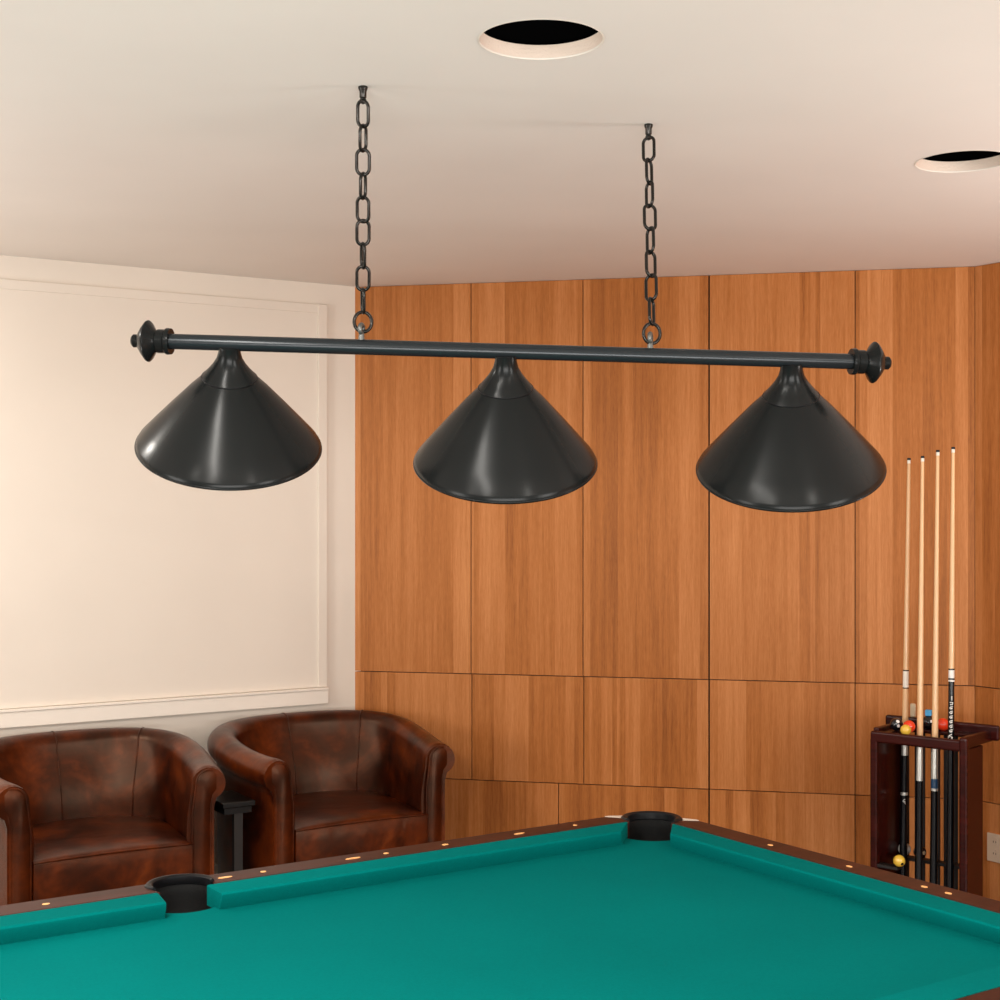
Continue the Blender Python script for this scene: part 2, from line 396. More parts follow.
for px, py, k in pockets:
    r0 = .066
    sx = (-1 if px < SX-.1 else 1) if k == 'c' else 0; sy = -1 if py < 0 else 1
    ang = math.atan2(sy, sx) if k == 'c' else math.atan2(sy, 0)
    # liner: open black cup, its front lowered to the bed
    bm = bmesh.new(); n = 56
    rb = cr if k == 'c' else sr
    prof = [(r0*.90, ZB-.053), (r0*.98, ZB-.047), (r0, ZB), (r0, ZR+.001)]
    rings = []
    for r_, z in prof:
        ring = []
        for i in range(n):
            a = 2*PI*i/n; df = abs((a-ang+PI) % (2*PI)-PI)      # 0 = outward
            front = df > math.radians(100 if k == 'c' else 92)
            zz = min(z, ZB-.006) if front else z
            rq = max(r_, rb+.001) if front and z >= ZB else r_
            ring.append(bm.verts.new((rq*math.cos(a), rq*math.sin(a), zz)))
        rings.append(ring)
    for a_, b_ in zip(rings, rings[1:]):
        for i in range(n): bm.faces.new((a_[i], a_[(i+1) % n], b_[(i+1) % n], b_[i]))
    bm.faces.new(rings[0])
    liner = obj('pocket_liner', bm, M['rubber'], table, loc=(px, py, 0), auto=50)
    so_ = liner.modifiers.new('s', 'SOLIDIFY'); so_.thickness = .003; so_.offset = 1
    # raised rim wrapping the outward side, tapering at its ends
    bm = bmesh.new(); half = math.radians(118 if k == 'c' else 98); N = 40; rings = []
    for i in range(N+1):
        a = ang - half + 2*half*i/N; t = min(1, min(i, N-i)/5.); wd = (.017 if k == 'c' else .015)*(.45+.55*t)
        sec = [(r0-.003, ZR-.012), (r0-.002, ZR+.004), (r0+.003, ZR+.0075), (r0+wd*.7, ZR+.0065), (r0+wd, ZR+.002), (r0+wd, ZR-.03 if t > .9 else ZR-.004)]
        rings.append([bm.verts.new((rr*math.cos(a), rr*math.sin(a), z)) for rr, z in sec])
    for a_, b_ in zip(rings, rings[1:]):
        for i in range(6): bm.faces.new((a_[i], a_[(i+1) % 6], b_[(i+1) % 6], b_[i]))
    bm.faces.new(rings[0]); bm.faces.new(rings[-1][::-1])
    obj('rim', bm, M['rim'], liner, auto=50)
    if k == 'c':       # pale metal casting covering the table corner
        bm = bmesh.new(); pts = []
        q = []
        q = [(sx*-.088, sy*.0905), (sx*-.076, sy*.0905), ] + [(sx*.079*math.cos(t_), sy*.079*math.sin(t_)) for t_ in [math.radians(118-146*j_/12) for j_ in range(13)]] + [(sx*.0905, sy*-.076), (sx*.0905, sy*-.088)]
        # inner boundary follows the pocket
        for i in range(17):
            a = (i/16)
            th0 = math.atan2(sy*-.055, sx*.066); th1 = math.atan2(sy*.066, sx*-.055)
            dlt = (th1-th0+PI) % (2*PI)-PI
            th = th0+dlt*a; q.append(((r0+.002)*math.cos(th), (r0+.002)*math.sin(th)))
        prism(bm, q, ZR-.06, ZR+.0022)
        obj('corner_plate', bm, M['plate'], table, loc=(px, py, 0), smooth=False)
# sights let into the rails (small dots and short bars)
def sight(x, y, lx, ly):
    bm = bmesh.new(); prism(bm, [(x+lx*math.cos(2*PI*i/20), y+ly*math.sin(2*PI*i/20)) for i in range(20)], ZR-.002, ZR+.0024)
    obj('sight', bm, M['sight'], table, smooth=False)
sy_ = -.118
for x, a in ((.149, .006), (.327, .016), (.549, .009), (.716, .007), (.806, .02), (1.037, .007), (1.13, .017), (1.532, .008), (1.85, .009), (2.17, .009)):
    sight(x, sy_, a, .0055)
for y in (.331, .59, .809, .8746): sight(-.118, y, .0055, .0085)
sight(.43, W_+.112, .012, .007); sight(.75, W_+.118, .009, .0055); sight(1.65, W_+.118, .009, .0055); sight(1.98, W_+.118, .009, .0055)

# ------------------------------------------------------------------ leather tub armchairs
def tub_path(n_arm=26, n_back=44):
    pts = []; A, B, y0 = .397, .295, -.375; p = 2.35
    for i in range(n_arm):
        t = i/n_arm; t = t**1.35
        pts.append((.342+.055*math.sin(t*PI/2), y0 + (-y0)*t))
    for i in range(n_back+1):
        th = PI*i/n_back; c, s = math.cos(th), math.sin(th)
        pts.append((A*math.copysign(abs(c)**(2/p), c), B*abs(s)**(2/p)))
    for i in range(n_arm-1, -1, -1):
        t = (i/n_arm)**1.35; pts.append((-.342-.055*math.sin(t*PI/2), y0+(-y0)*t))
    return [Vector(q) for q in pts]
def section(H, back, ruffle):
    """list of (outward offset, z); back: 0 on arms .. 1 at the middle of the back"""
    r = .060 - .006*back; uc = .016 - .010*back; zc = H-r
    out = [(.030, .085), (.034, .16), (.036, .28), (.036+.002*back, zc-.13), (.036+.006*back, zc-.085)]
    n = 26; a0, a1 = -62+10*back, 180
    for i in range(n+1):
        a = math.radians(a0+(a1-a0)*i/n)
        rr = r*(1-.05*ruffle*(1+math.cos(9.*a*2)))
        out.append((uc+rr*math.cos(a)*(1.04), zc+rr*math.sin(a)))
    xi = out[-1][0]
    for i in range(1, 9):
        t = i/8; z = zc*(1-t)+.30*t
        bul = .020*math.sin(PI*t)**2*(.6+.6*back)
        out.append((xi - .012*t - .07*back*t - bul, z))
    out.append((xi-.012-.07*back, .12)); out.append((0, .085))
    return out
def make_chair(loc, label):
    rz = math.atan2(LN.x, -LN.y)
    t = empty('tub_armchair', loc, label, 'armchair', rz, 'leather tub armchairs along the cream wall')
    P = tub_path(); N = len(P)
    L = [0.]
    for a, b in zip(P, P[1:]): L.append(L[-1]+(b-a).length)
    def frame(i):
        a = P[max(i-1, 0)]; b = P[min(i+1, N-1)]; d = (b-a).normalized()
        return P[i], Vector((d.y, -d.x))
    def info(i):
        y = P[i].y; k = min(1, max(0, (y+.375)/.66)); sm = k*k*(3-2*k)
        H = .662 + .073*sm**1.2
        bk = max(0, min(1, (y-.05)/.22)); return H, bk*bk*(3-2*bk)
    secs = []; bm = bmesh.new()
    for i in range(N):
        p, nrm = frame(i); H, bk = info(i)
        dist = min(L[i], L[-1]-L[i]); ruf = max(0, 1-dist/.03)*max(0, min(1, dist/.004))
        puff = 1.
        sec = section(H-.006*max(0, 1-dist/.012), bk, ruf)
        secs.append([bm.verts.new((p.x+nrm.x*u, p.y+nrm.y*u, z)) for u, z in sec])
    m = len(secs[0])
    for a, b in zip(secs, secs[1:]):
        for j in range(m): bm.faces.new((a[j], a[(j+1) % m], b[(j+1) % m], b[j]))
    bm.faces.new(secs[0]); bm.faces.new(secs[-1][::-1])
    shell = obj('shell', bm, M['leather'], t, auto=60)
    # piped seams down the inside of the back
    for f in (.255, -.035):
        i = min((k for k in range(N) if P[k].y > .05), key=lambda k: abs(P[k].x*.86-f)); p, nrm = frame(i); H, bk = info(i); sec = section(H, bk, 0)
        pts = [(p.x+nrm.x*(u-.001)+0, p.y+nrm.y*(u-.001), z) for u, z in sec[16:-2]]
        bm = bmesh.new(); tube(bm, pts, .0032, 6); obj('seam', bm, M['leather'], shell)
    # front facings
    for sgn in (1, -1):
        sec = section(.662, 0, 0); cx, cz = .0, .4
        def outline(k, yy):
            res = []
            for u, z in sec[:-10]+[sec[-9+q] for q in (1, 4, 7)]+[(sec[-2][0], .10), (.0, .088)]:
                res.append((u, z))
            return res
        oc = outline(1, 0)
        def inset(d):
            n = len(oc); r_ = []
            for j in range(n):
                a, b, c = Vector(oc[j-1]), Vector(oc[j]), Vector(oc[(j+1) % n])
                e = (c-a).normalized(); r_.append((b.x-e.y*d, b.y+e.x*d))
            return r_
        I1, I2 = inset(.016), inset(.022)
        bm = bmesh.new(); y = -.375
        rg = [[bm.verts.new((sgn*(.342+u), yy, z)) for u, z in I] for I, yy in ((I1, y+.002), (I1, y-.006), (I2, y-.010))]
        for a, b in zip(rg, rg[1:]):
            for j in range(len(a)): bm.faces.new((a[j], a[(j+1) % len(a)], b[(j+1) % len(a)], b[j]))
        bm.faces.new(rg[-1])
        fc = obj('arm_facing', bm, M['leather_dark'], t, auto=50); fc['label'] = 'darker leather facing with piped edge'
        bm = bmesh.new(); I3 = inset(.0135)
        tube(bm, [(sgn*(.342+u), y-.004, z) for u, z in I3], .0042, 7, closed=True); obj('piping', bm, M['leather'], fc)
    # seat
    bm = bmesh.new(); nx, ny = 22, 24; X0, X1, Y0, Y1 = -.288, .288, -.392, .20
    def top(u, v):
        x = (X0+(X1-X0)*u)*(1+.13*min(1, v*1.6)); y = Y0+(Y1-Y0)*v
        e = (1-abs(2*u-1)**6)*(1-(abs(1-v))**14)*(1-max(0, v-.1)*.12)
        return (x, y, .383+.018*e + .006*math.sin(PI*u))
    G = [[bm.verts.new(top(i/nx, j/ny)) for i in range(nx+1)] for j in range(ny+1)]
    for j in range(ny):
        for i in range(nx): bm.faces.new((G[j][i], G[j][i+1], G[j+1][i+1], G[j+1][i]))
    lowf = []
    for zz, dy in ((.376, -.006), (.33, -.011), (.25, -.010), (.19, -.004), (.13, 0)):
        lowf.append([bm.verts.new((X0+(X1-X0)*i/nx, Y0+dy*math.sin(PI*(.1+.8*i/nx)), zz)) for i in range(nx+1)])
    rows = [G[0]]+lowf
    for a, b in zip(rows, rows[1:]):
        for i in range(nx): bm.faces.new((a[i], a[i+1], b[i+1], b[i]))
    for s_ in (0, nx):
        col = [r_[s_] for r_ in rows]; bk = bm.verts.new((G[0][s_].co.x, Y1, .13))
        bm.faces.new([G[j][s_] for j in range(ny, -1, -1)]+[r_[s_] for r_ in lowf]+[bk])
    seat = obj('seat', bm, M['leather'], t, auto=75)
    bm = bmesh.new(); tube(bm, [(X0+(X1-X0)*i/nx, Y0-.003, top(i/nx, 0)[2]-.001) for i in range(nx+1)], .0038, 7)
    obj('piping', bm, M['leather'], seat)
    for x in (-.33, .33):
        for y in (-.33, .22):
            bm = bmesh.new(); cyl(bm, (0, 0, 0), (0, 0, .09), .018, .028, 16); obj('leg', bm, M['foot'], t, loc=(x*.95, y, 0))
    return t
def wallpt(a, n): return K1 - LD*a + LN*n
make_chair(wallpt(-.338, .375), 'brown leather tub armchair in the corner against the wood panelling')
make_chair(wallpt(-1.331, .375), 'brown leather tub armchair at the left edge of the picture')

# small black side table between the chairs
p = wallpt(-.838, .60)
t = empty('side_table', p, 'narrow black side table between the two leather armchairs', 'side table', math.atan2(LN.x, -LN.y))
bm = bmesh.new(); box(bm, (0, 0, .497), (.132, .24, .022)); obj('table_top', bm, M['blacktable'], t, smooth=False, bevel=.004)
bm = bmesh.new(); box(bm, (0, 0, .474), (.110, .21, .026)); obj('apron', bm, M['blacktable'], t, smooth=False)
for y in (-.085,):
    bm = bmesh.new(); box(bm, (.005, y, .24), (.036, .024, .442)); obj('leg', bm, M['gray'], t, smooth=False, bevel=.002)
bm = bmesh.new(); box(bm, (0, 0, .010), (.12, .22, .020)); obj('base', bm, M['blacktable'], t, smooth=False, bevel=.003)

# ------------------------------------------------------------------ cue rack
RC = Vector((1.676, 5.655, 0)); rf = Vector((.755, -.656, 0)).normalized(); rs = Vector((.656, .755, 0)).normalized()
rack = bpy.data.objects.new('cue_rack', None); C.objects.link(rack)
tag(rack, 'dark cherry wood cue rack standing in the right corner', 'cue rack')
RM = basis(RC, rf, rs); rack.matrix_world = RM
rw, rd = .385, .27      # local x along front (left -> right), local y toward the wall
hw, hd = rw/2, rd/2
def rp(name, c, s, bevel=.005, mat='rack'):
    bm = bmesh.new(); box(bm, c, s); return obj(name, bm, M[mat], rack, smooth=False, bevel=bevel, seg=3)
rp('front_rail', (0, -hd+.012, .737), (rw, .024, .044), .009)
rp('back_rail', (-.015, hd-.012, .760), (rw+.085, .024, .060), .009)
rp('side_rail', (hw-.012, .012, .748), (.024, rd-.03, .044), .006)
rp('side_rail', (-hw+.012, .012, .748), (.024, rd-.03, .044), .006)
rp('side_panel', (-hw+.011, -.01, .375), (.022, rd-.06, .69), .004)
rp('side_panel', (hw-.020, -.03, .375), (.022, rd-.10, .69), .004)
rp('post', (-hw+.014, -hd+.014, .365), (.028, .028, .73), .006)
rp('post', (hw-.008, -hd+.012, .385), (.032, .032, .77), .010)
rp('base', (0, 0, .04), (rw-.01, rd-.01, .08), .006)
# trays and shelves are slotted so that the cues pass through
rp('ball_tray', (-.125, -.075, .751), (.10, .09, .010), .002)
rp('ball_tray', (0, .080, .751), (rw-.03, .075, .010), .002)
rp('ball_shelf', (-.125, -.108, .236), (.09, .042, .012), .002, 'near_black')
rp('ball_shelf', (0, .070, .236), (rw-.05, .045, .012), .002, 'near_black')
def local(x, y, z): return RM @ Vector((x, y, z))
def cue(name, base, tip, label, rings):
    """rings: list of (part name, height0, height1, material, radius multiplier); heights in metres above the floor"""
    base, tip_ = Vector(base), Vector(tip); d = tip_-base; Lc = d.length
    t = empty(name, base, label, 'cue', group='pool cues in the corner rack')
    t.rotation_euler = d.to_track_quat('Z', 'Y').to_euler()
    def rad(h): f = h/Lc; return .0158 - .0092*min(1, f*1.02)
    for nm, a, b, mt, k in rings:
        a = max(0, a); b = min(b, Lc)
        bm = bmesh.new(); N = 8 if b-a > .1 else 2
        lathe(bm, [(rad(a+(b-a)*i/N)*k, a+(b-a)*i/N) for i in range(N+1)], 18, cap0=True, cap1=True)
        o = obj(nm, bm, M[mt], t, auto=40)
        if nm == 'ring': o['label'] = mt + ' ring'
    return t
# cue tips and feet, metres
def at(px, py, Y): return Vector(((px-500)/1456*Y, Y, CAMZ+(510-py)/1456*Y))
tipY = [5.80, 5.70, 5.655, 5.61]; tips = [(909, 458), (922.6, 456), (937.8, 450), (953.2, 447)]
def lx_for(px, ly):
    """place along the rack front at a given depth in the rack"""
    q = (px-500)/1456; A_ = RC + rs*ly
    return (q*A_.y - A_.x)/(rf.x - q*rf.y)
for p0, p1, ly in ((899, 909, .098), (915, 925, .098), (931, 940, .098), (944, 958, .098)):  # near-black upright strips behind the cues
    a_, b_ = lx_for(p0, ly), lx_for(p1, ly)
    rp('back_strip', ((a_+b_)/2, ly, .40), (b_-a_, .008, .68), .001, 'near_black')
ly_c = [.018, -.072, -.072, -.072]; lx = [lx_for(p_, y_) for p_, y_ in zip((902.7, 918.3, 933.2, 949.6), ly_c)]
defs = []
for i in range(4):
    b = local(lx[i], ly_c[i], .081)
    tp = at(*tips[i], tipY[i]); tp.z = tp.z
    defs.append((b, tp))
def zy(py, i): return (CAMZ+(510-py)/1456*(defs[i][0].y*.6+defs[i][1].y*.4)) - defs[i][0].z
top = [(d[1]-d[0]).length for d in defs]
def common(i, zb):   # shaft, ferrule and tip above height zb
    return [('shaft', zb, top[i]-.022, 'maple', 1), ('ferrule', top[i]-.022, top[i]-.009, 'ferrule', 1.02), ('tip', top[i]-.009, top[i], 'tip', 1.05)]
c1 = cue('pool_cue', *defs[0], 'leftmost pool cue, light shaft with a white joint collar above the rack',
    [('butt', 0, zy(755, 0), 'butt', 1), ('ring', zy(794.5, 0), zy(791.5, 0), 'silver', 1.06), ('ring', zy(755, 0), zy(744, 0), 'silver', 1.04), ('forearm', zy(744, 0), zy(688.5, 0), 'maple', 1),
     ('ring', zy(688.5, 0), zy(687.3, 0), 'butt', 1.04), ('collar', zy(687.3, 0), zy(671, 0), 'ferrule', 1.04), ('ring', zy(671, 0), zy(669.8, 0), 'butt', 1.06)]+common(0, zy(669.8, 0)))
cue('pool_cue', *defs[1], 'second pool cue from the left, pale shaft with plain silver sleeve below',
    [('butt', 0, zy(780, 1), 'butt', 1), ('sleeve', zy(780, 1), zy(738, 1), 'silver', 1)]+common(1, zy(738, 1)))
cue('pool_cue', *defs[2], 'third pool cue from the left, silver sleeve ending in a dark blue mark',
    [('butt', 0, zy(790, 2), 'butt', 1), ('ring', zy(790, 2), zy(787.5, 2), 'silver', 1.03), ('band', zy(787.5, 2), zy(778, 2), 'blue', 1.01), ('sleeve', zy(778, 2), zy(741, 2), 'silver', 1)]+common(2, zy(741, 2)))
c4 = cue('pool_cue', *defs[3], 'rightmost pool cue, glossy black butt with white script lettering',
    [('butt', 0, zy(681.5, 3), 'butt', 1), ('ring', zy(681.5, 3), zy(679.8, 3), 'white', 1.05), ('ring', zy(679.8, 3), zy(678, 3), 'butt', 1.05), ('collar', zy(678, 3), zy(670, 3), 'white', 1.02), ('ring', zy(670, 3), zy(668.5, 3), 'butt', 1.06)]+common(3, zy(668.5, 3)))
# script lettering running up the butt: short curved strokes lying on the lacquer
bm = bmesh.new(); rr = R
inv = (Matrix.Translation(c4.location) @ c4.rotation_euler.to_matrix().to_4x4()).inverted()
camdir = (inv @ Vector((0, 0, CAMZ))); ac = math.atan2(camdir.y, camdir.x)
def stroke(pts, w=.0011):
    w *= 1.25; pts = [(a*1.5, z) for a, z in pts]
    h = []
    for a, z in pts:
        hh = zy(0, 3)*0 + z; r_ = (.0158-.0092*min(1, hh/top[3]*1.02))+.0003
        h.append((r_*math.cos(ac+a), r_*math.sin(ac+a), hh))
    tube(bm, h, w, 6)
zt, zb_ = zy(699, 3), zy(743, 3)
stroke([(.1, zt+.012), (.1, zt-.004)], .0016)
stroke([(-.3, zt-.012), (.35, zt-.013), (.3, zt-.020), (-.25, zt-.020)], .0016)
z = zt-.027
for k in range(6):
    s_ = .0125
    stroke([(.35, z), (-.1, z-.002), (-.35, z-.006), (-.05, z-.010), (.3, z-.008)], .0013)
    stroke([(.25, z-.004), (-.2, z-.011)], .0012); z -= .0175
stroke([(.2, z), (-.35, z-.006), (-.6, z-.018), (-.2, z-.028), (.15, z-.020), (0, z-.008), (-.3, z-.012)], .0016)
stroke([(.3, z-.010), (.1, z-.032), (-.4, z-.038)], .0015)
lt = obj('lettering', bm, M['white'], c4); lt['label'] = 'white script lettering'
inv = (Matrix.Translation(c1.location) @ c1.rotation_euler.to_matrix().to_4x4()).inverted()
cd = inv @ Vector((0, 0, CAMZ)); a1_ = math.atan2(cd.y, cd.x); bm = bmesh.new()
def mark(pts):
    h = []
    for a, z in pts:
        r_ = (.0158-.0092*min(1, z/top[0]*1.02))+.0003; h.append((r_*math.cos(a1_+a), r_*math.sin(a1_+a), z))
    tube(bm, h, .0014, 6)
zm = zy(798, 0); mark([(.3, zm), (-.1, zm-.004), (-.35, zm-.010), (0, zm-.012), (.3, zm-.008)]); mark([(.2, zm-.012), (.35, zm-.02)])
mk = obj('emblem', bm, M['white'], c1); mk['label'] = 'small white mark'
# balls and chalk on the shelves
def ball(px, py, Y, r, mat, label, grp, zs=None, parts=()):
    c = at(px, py, Y)
    if zs is not None: c.z = zs + r
    bm = bmesh.new(); bmesh.ops.create_uvsphere(bm, u_segments=32, v_segments=20, radius=r)
    o = obj('pool_ball', bm, M[mat], loc=c); tag(o, label, 'ball', grp)
    for (dx, dz, rs_, mt) in parts:
        d = Vector((dx, -1, dz)).normalized(); bm = bmesh.new(); n = 20; a = rs_/r
        q = d.to_track_quat('Z', 'Y').to_matrix().to_4x4()
        lathe(bm, [(0.0001, r*1.004)] + [(r*1.004*math.sin(a*j/4), r*1.004*math.cos(a*j/4)) for j in range(1, 5)], n, q)
        s = obj('number_spot', bm, M[mt], o); s['label'] = 'white number spot' if mt == 'white' else mt + ' spot'
    return o
g1 = 'pool balls in the top tray of the cue rack'; g2 = 'pool balls on the lower shelf of the cue rack'
BR_ = .027
def ball_l(lx_, ly_, zs, mat, label, grp, parts=(), r=BR_, dz=0):
    c = local(lx_, ly_, zs+r+dz); bm = bmesh.new(); bmesh.ops.create_uvsphere(bm, u_segments=32, v_segments=20, radius=r)
    o = obj('pool_ball', bm, M[mat], loc=c); tag(o, label, 'ball', grp)
    for (dx, dzz, rs_, mt) in parts:
        d = Vector((dx, -1, dzz)).normalized(); bm = bmesh.new(); a = rs_/r
        q = d.to_track_quat('Z', 'Y').to_matrix().to_4x4()
        lathe(bm, [(0.0001, r*1.004)] + [(r*1.004*math.sin(a*j/4), r*1.004*math.cos(a*j/4)) for j in range(1, 5)], 20, q)
        s = obj('number_spot', bm, M[mt], o); s['label'] = {'white': 'white number spot', 'yellow': 'yellow face of the ball'}.get(mt, mt+' spot')
    return o
T0 = .756
def bl(px, ly, zs, *a, **k): ball_l(lx_for(px, ly), ly, zs, *a, **k)
bl(896.5, -.050, T0, 'blackball', 'black pool ball with white spots at the left of the rack tray', g1, [(.05, -.1, .006, 'white'), (.0, .75, .007, 'white')], r=.025)
bl(909, -.062, T0, 'red', 'orange red pool ball behind the yellow one in the rack tray', g1, r=.024)
bl(905.7, -.106, T0-.004, 'yellow', 'small yellow pool ball in front of the red one in the rack tray', g1, r=.0205)
bl(928.5, .075, T0, 'blackball', 'black pool ball under the blue chalk cube in the rack tray', g1, [(.15, .3, .005, 'white')])
bl(943, .070, T0, 'red', 'bright red pool ball beside the black cue in the rack tray', g1, r=.025)
T1 = .242
bl(899.2, -.112, T1, 'yellow', 'yellow pool ball with dark number on the lower rack shelf', g2, [(.30, -.40, .006, 'blackball')], r=.023)
bl(904.5, .070, T1+.002, 'white', 'white pool ball behind the yellow ball on the lower shelf', g2, r=.025)
bl(892.5, .075, T1, 'green', 'dark green pool ball at the left rear of the lower shelf', g2, r=.025)
bl(920, .070, T1, 'blackball', 'black pool ball with cream spot behind second cue on lower shelf', g2, [(.45, .05, .008, 'cream')], r=.025)
# blue chalk cube on top of the black ball
bm = bmesh.new(); box(bm, (0, 0, 0), (.023, .023, .023))
c = local(lx_for(928.5, .075), .075, T0+.054+.0105)
ch = obj('chalk_cube', bm, M['chalk'], smooth=False, bevel=.002, loc=c); ch.rotation_euler = (0, 0, -.5)
tag(ch, 'light blue chalk cube on a black ball between second and third cues', 'chalk')
# small cream block on the back rail
bm = bmesh.new(); box(bm, (0, 0, 0), (.023, .016, .055))
c = local(lx_for(913, hd-.012), hd-.012, .790+.0275)
cb = obj('cream_block', bm, M['cream'], smooth=False, bevel=.006, loc=c); cb.rotation_euler = (0, 0, math.atan2(rf.y, rf.x))
tag(cb, 'small cream rounded block on rear rack rail beside the leftmost cue', 'block')

# power outlet on the side wall
of = wall_frame(K2 + RD*.104, RD, RN); of.translation = of.translation + Vector((0, 0, .238))
t = empty('power_outlet', (0, 0, 0), 'beige power outlet plate low on the wood wall at right edge', 'outlet'); t.matrix_world = of
bm = bmesh.new(); box(bm, (0, -.004, 0), (.078, .008, .115)); obj('plate', bm, M['outlet'], t, smooth=False, bevel=.002)
for z in (-.024, .024):
    bm = bmesh.new(); cyl(bm, (0, -.0075, z), (0, -.0095, z), .016, n=24)
    s = obj('socket', bm, M['outlet'], t, smooth=False)
    bm = bmesh.new(); box(bm, (-.006, -.0098, z+.002), (.002, .001, .008)); box(bm, (.006, -.0098, z+.002), (.002, .001, .008)); obj('slot', bm, M['hinge'], s, smooth=False)

# ------------------------------------------------------------------ three-shade billiard lamp
DL = 3.66; k = DL/1456
def lp(px, py, Y=DL): return Vector(((px-500)*Y/1456, Y, CAMZ+(510-py)*Y/1456))
A0, A1 = lp(169, 341.4), lp(853, 361.6)
ax = (A1-A0).normalized(); up = Vector((-ax.z, 0, ax.x)); back = Vector((0, 1, 0))
lampb = empty('billiard_lamp', ((A0+A1)/2), 'black billiard lamp, three cone shades on a bar hanging by two chains', 'lamp')
LO = Vector(lampb.location)
def lrel(v): return Vector(v)-LO
bm = bmesh.new(); cyl(bm, lrel(A0), lrel(A1), .0195, n=32, caps=True); obj('bar', bm, M['bar'], lampb, auto=40)
fin = [(r_, z_*.93) for r_, z_ in [(.0325, -.006), (.0335, 0), (.0335, .006), (.0300, .010), (.0300, .030), (.026, .034), (.030, .040), (.048, .052), (.0525, .057), (.051, .061), (.036, .074), (.022, .084), (.0165, .088), (.0165, .099), (.012, .104), (.001, .105)]]
for P0, sg in ((A0, -1), (A1, 1)):
    q = (ax*sg).to_track_quat('Z', 'Y').to_matrix().to_4x4()
    tilt = Matrix.Rotation(math.radians(7*sg), 4, 'Z') 
    bm = bmesh.new(); lathe(bm, fin, 40, Matrix.Translation(lrel(P0)) @ tilt @ q, cap0=True)
    obj('finial', bm, M['lamp'], lampb, auto=30)
# shades: tilted so that their tops lean toward the viewer
tl = math.radians(29.0)
for px, py, cxp, cyp, kk in ((229.5, 349, 229.3, 446, .98), (505.8, 357.5, 505.3, 462, .98), (791.5, 366, 790, 468, .995)):
    top_ = lp(px, py); dep = .272*math.sin(tl)
    rimc = lp(cxp, cyp, DL+dep)                      # centre of the open rim, further back than the bar
    axd = (rimc-top_).normalized(); hh = (rimc-top_).length/k/107.
    q = axd.to_track_quat('Z', 'Y').to_matrix().to_4x4(); MT = Matrix.Translation(lrel(top_)) @ q @ Matrix.Diagonal((1.037*kk, 1.037*kk, hh, 1))
    s_ = k
    out = [(10.5, -3), (10.8, 3), (12.6, 10), (16.5, 17), (21.5, 23.5), (26.6, 29.3), (27.2, 30.2), (27.2, 31.0), (40, 43.8), (60, 66.0), (78, 86.5), (91, 101.5), (93.0, 105), (93.3, 107.5), (92.4, 108.6), (91.4, 108)]
    inn = [(90.2, 104), (76, 88), (58, 66.4), (38, 44.2), (22, 27), (13, 15), (10, 8)]
    bm = bmesh.new(); lathe(bm, [(r*s_, z*s_) for r, z in out+inn], 96, MT, cap0=True, cap1=True)
    sh = obj('shade', bm, M['lamp'], lampb, auto=24)
    bm = bmesh.new(); tube(bm, [MT @ Vector((27.2*s_*math.cos(2*PI*i/64), 27.2*s_*math.sin(2*PI*i/64), 30.4*s_)) for i in range(64)], .0016, 6, closed=True)
    obj('collar_seam', bm, M['rim'], sh)
    bm = bmesh.new(); tube(bm, [MT @ Vector((92.6*s_*math.cos(2*PI*i/96), 92.6*s_*math.sin(2*PI*i/96), 106.8*s_)) for i in range(96)], .0036, 8, closed=True)
    obj('rolled_edge', bm, M['lamp'], sh)
    bm = bmesh.new(); lathe(bm, [(9*s_, 10*s_), (9*s_, 36*s_), (7*s_, 38*s_)], 24, MT, cap1=True); obj('bulb_holder', bm, M['hinge'], sh)
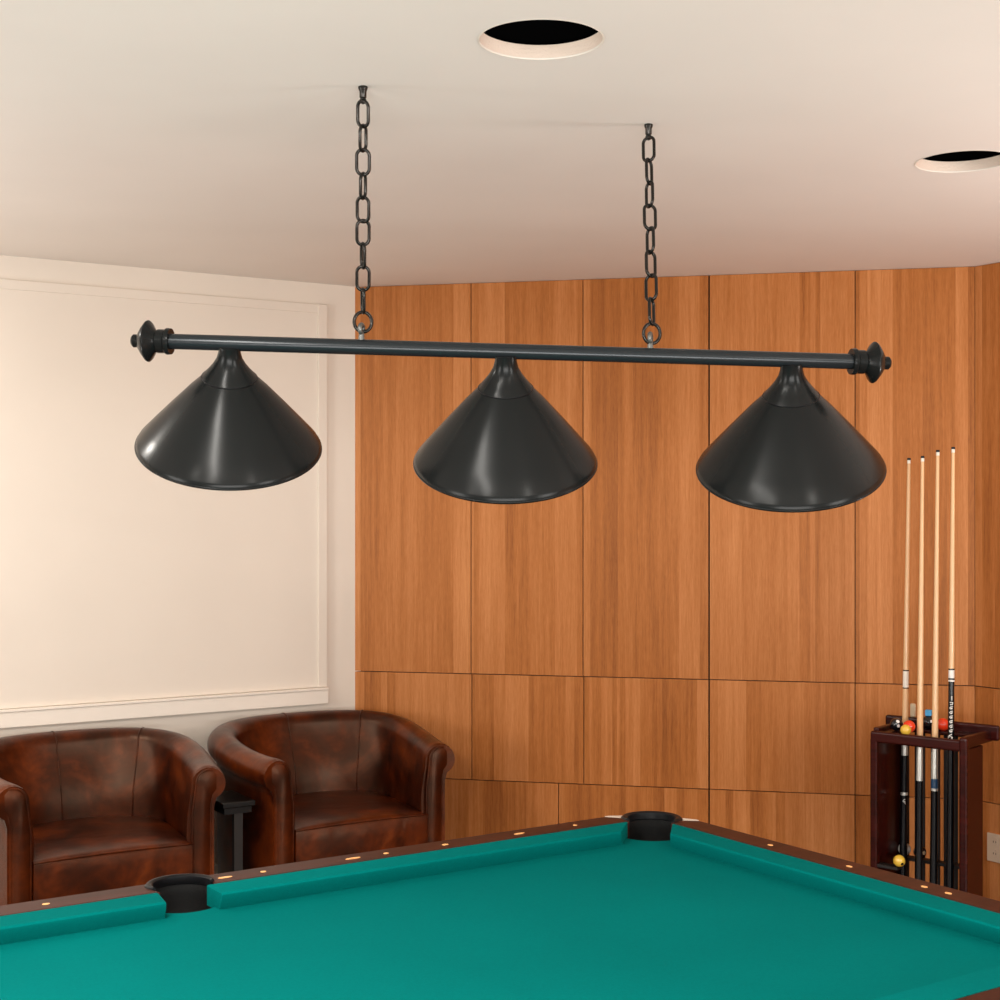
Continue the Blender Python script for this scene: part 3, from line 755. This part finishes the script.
# eye bolts, rings, chain links, hooks
def link(cen, d, facing, Lk, Wk, r, squash=1.):
    """oval chain link: d = long axis, facing = width axis"""
    d = d.normalized(); wv = (facing - d*facing.dot(d)).normalized(); pts = []
    a = Wk/2-r; hl = Lk/2-r-a
    for i in range(14): th = PI*i/13; pts.append(cen + wv*a*math.cos(th) + d*(hl + a*math.sin(th)))
    for i in range(14): th = PI+PI*i/13; pts.append(cen + wv*a*math.cos(th) + d*(-hl + a*math.sin(th)))
    bm = bmesh.new(); tube(bm, [lrel(p) for p in pts], r, 10, closed=True); obj('chain_link', bm, M['chain'], lampb)
def hang(cx_top, y_top, cx_bot, y_ring, eye, ys, widths):
    anchor_Y = 1456*(CH-CAMZ)/(510-y_top); top_p = Vector(((cx_top-500)*anchor_Y/1456, anchor_Y, CH))
    bar_p = lp(*eye)
    bm = bmesh.new(); T = lrel(top_p)
    lathe(bm, [(.0105, 0), (.0115, -.001), (.0115, -.005), (.0085, -.012), (.0085, -.026), (.006, -.029)], 20, Matrix.Translation(T), cap0=True, cap1=True)
    obj('ceiling_hook', bm, M['chain'], lampb, auto=40)
    bm = bmesh.new(); tube(bm, [T+Vector((.006*math.cos(a), 0, -.034+.006*math.sin(a))) for a in [2*PI*i/16 for i in range(16)]], .0026, 8, closed=True)
    obj('hook_eye', bm, M['chain'], lampb)
    # ring and eye bolt on the bar
    ring_c = lp(eye[0]+1.5, y_ring); bm = bmesh.new()
    tube(bm, [lrel(ring_c)+Vector((.0215*math.cos(a), .006*math.cos(a), .025*math.sin(a))) for a in [2*PI*i/32 for i in range(32)]], .0045, 10, closed=True)
    obj('ring', bm, M['chain'], lampb)
    eb = lp(*eye); bm = bmesh.new()
    b0 = Vector((eb.x, DL, A0.z+(eb.x-A0.x)*(A1.z-A0.z)/(A1.x-A0.x)+.015))
    cyl(bm, lrel(b0), lrel(eb)-Vector((0, 0, .008)), .0085, .0065, 16)
    tube(bm, [lrel(eb)+Vector((.003*math.cos(a), .0110*math.cos(a), .0110*math.sin(a))) for a in [2*PI*i/20 for i in range(20)]], .0058, 10, closed=True)
    obj('eye_bolt', bm, M['eye'], lampb, auto=40)
    # chain: straight from hook to ring, each link found where its height falls on that line
    end = ring_c + Vector((0, 0, .025)); st = top_p - Vector((0, 0, .036)); n = len(widths)
    dirv = end-st; seg = dirv/n; dn = dirv.normalized()
    side = Vector((1, 0, 0)); perp = dn.cross(side)
    for i, wpx in enumerate(widths):
        cen = st+seg*(i+.5); yaw = math.acos(max(0, min(1, (wpx-3.)/11.5)))
        if i % 2: yaw = -yaw
        f = side*math.cos(yaw)+perp*math.sin(yaw)
        link(cen, dn, f, seg.length+.0120, .0390, .0042)
hang(363, 86.5, 363.5, 322, (361.5, 329), None, [13, 7.5, 15, 6.5, 14, 14, 7, 15, 6])
hang(648.5, 124.3, 650, 333.5, (650.3, 338), None, [13, 9, 8, 14, 8, 12, 12, 8])

# ------------------------------------------------------------------ light, world, camera
wd = bpy.data.worlds.new('World'); sc.world = wd; wd.use_nodes = True
bg = wd.node_tree.nodes['Background']; bg.inputs[0].default_value = (1, .93, .84, 1); bg.inputs[1].default_value = .42
def area(name, loc, target, sx, sy, e, col):
    l = bpy.data.lights.new(name, 'AREA'); l.shape = 'RECTANGLE'; l.size = sx; l.size_y = sy; l.energy = e; l.color = col
    o = bpy.data.objects.new(name, l); C.objects.link(o); o.location = loc
    o.rotation_euler = (Vector(target)-Vector(loc)).to_track_quat('-Z', 'Y').to_euler(); return o
area('window_light_right', (4.4, -.2, 1.5), (0, 4.2, 1.5), 1.6, 1.6, 100, (1, .97, .93))
area('window_light_left', (-4.6, .6, 1.5), (.4, 4.2, 1.5), 1.6, 1.6, 85, (1, .97, .93))
area('ceiling_fill', (.2, -.6, .9), (.2, 1.2, 2.6), 3.2, 1.2, 150, (1, .98, .95))  # added fill facing up, brightens the near ceiling
area('ceiling_fill', (-2.9, 3.6, 1.1), (-2.8, 3.7, 2.6), .5, .5, 27, (1, .97, .94))  # this and the next: added side fills for the far ceiling
area('ceiling_fill', (2.9, 3.5, 1.1), (2.8, 3.6, 2.6), .5, .5, 42, (1, .97, .94))
def downlight(x, y, e, r=.10):  # added discs out of view, giving extra light from above
    l = bpy.data.lights.new('downlight', 'AREA'); l.shape = 'DISK'; l.size = r*2; l.energy = e; l.color = (1, .95, .88)
    o = bpy.data.objects.new('downlight', l); C.objects.link(o); o.location = (x, y, CH-.01)
area('shade_streak_light', (-.95, 1.55, CH-.01), (-.95, 1.55, 0), .12, 2.0, 62, (1, .96, .90))  # added strip out of view, draws long highlights on the lamp shades
for x, y, e in ((1.5, .5, 30), (-2.5, 4.1, 24), (-1.2, .4, 20), (-1.9, 1.2, 12)): downlight(x, y, e)

cam = bpy.data.cameras.new('camera'); co_ = bpy.data.objects.new('camera', cam); C.objects.link(co_)
co_.location = (0, 0, CAMZ); co_.rotation_euler = (PI/2, 0, 0)
cam.sensor_width = 36; cam.lens = 36*1.456; cam.shift_y = .010; cam.clip_start = .05
sc.camera = co_
sc.view_settings.view_transform = 'Standard'; sc.view_settings.look = 'None'; sc.view_settings.gamma = 1
sc.view_settings.use_curve_mapping = False; sc.view_settings.exposure = 0
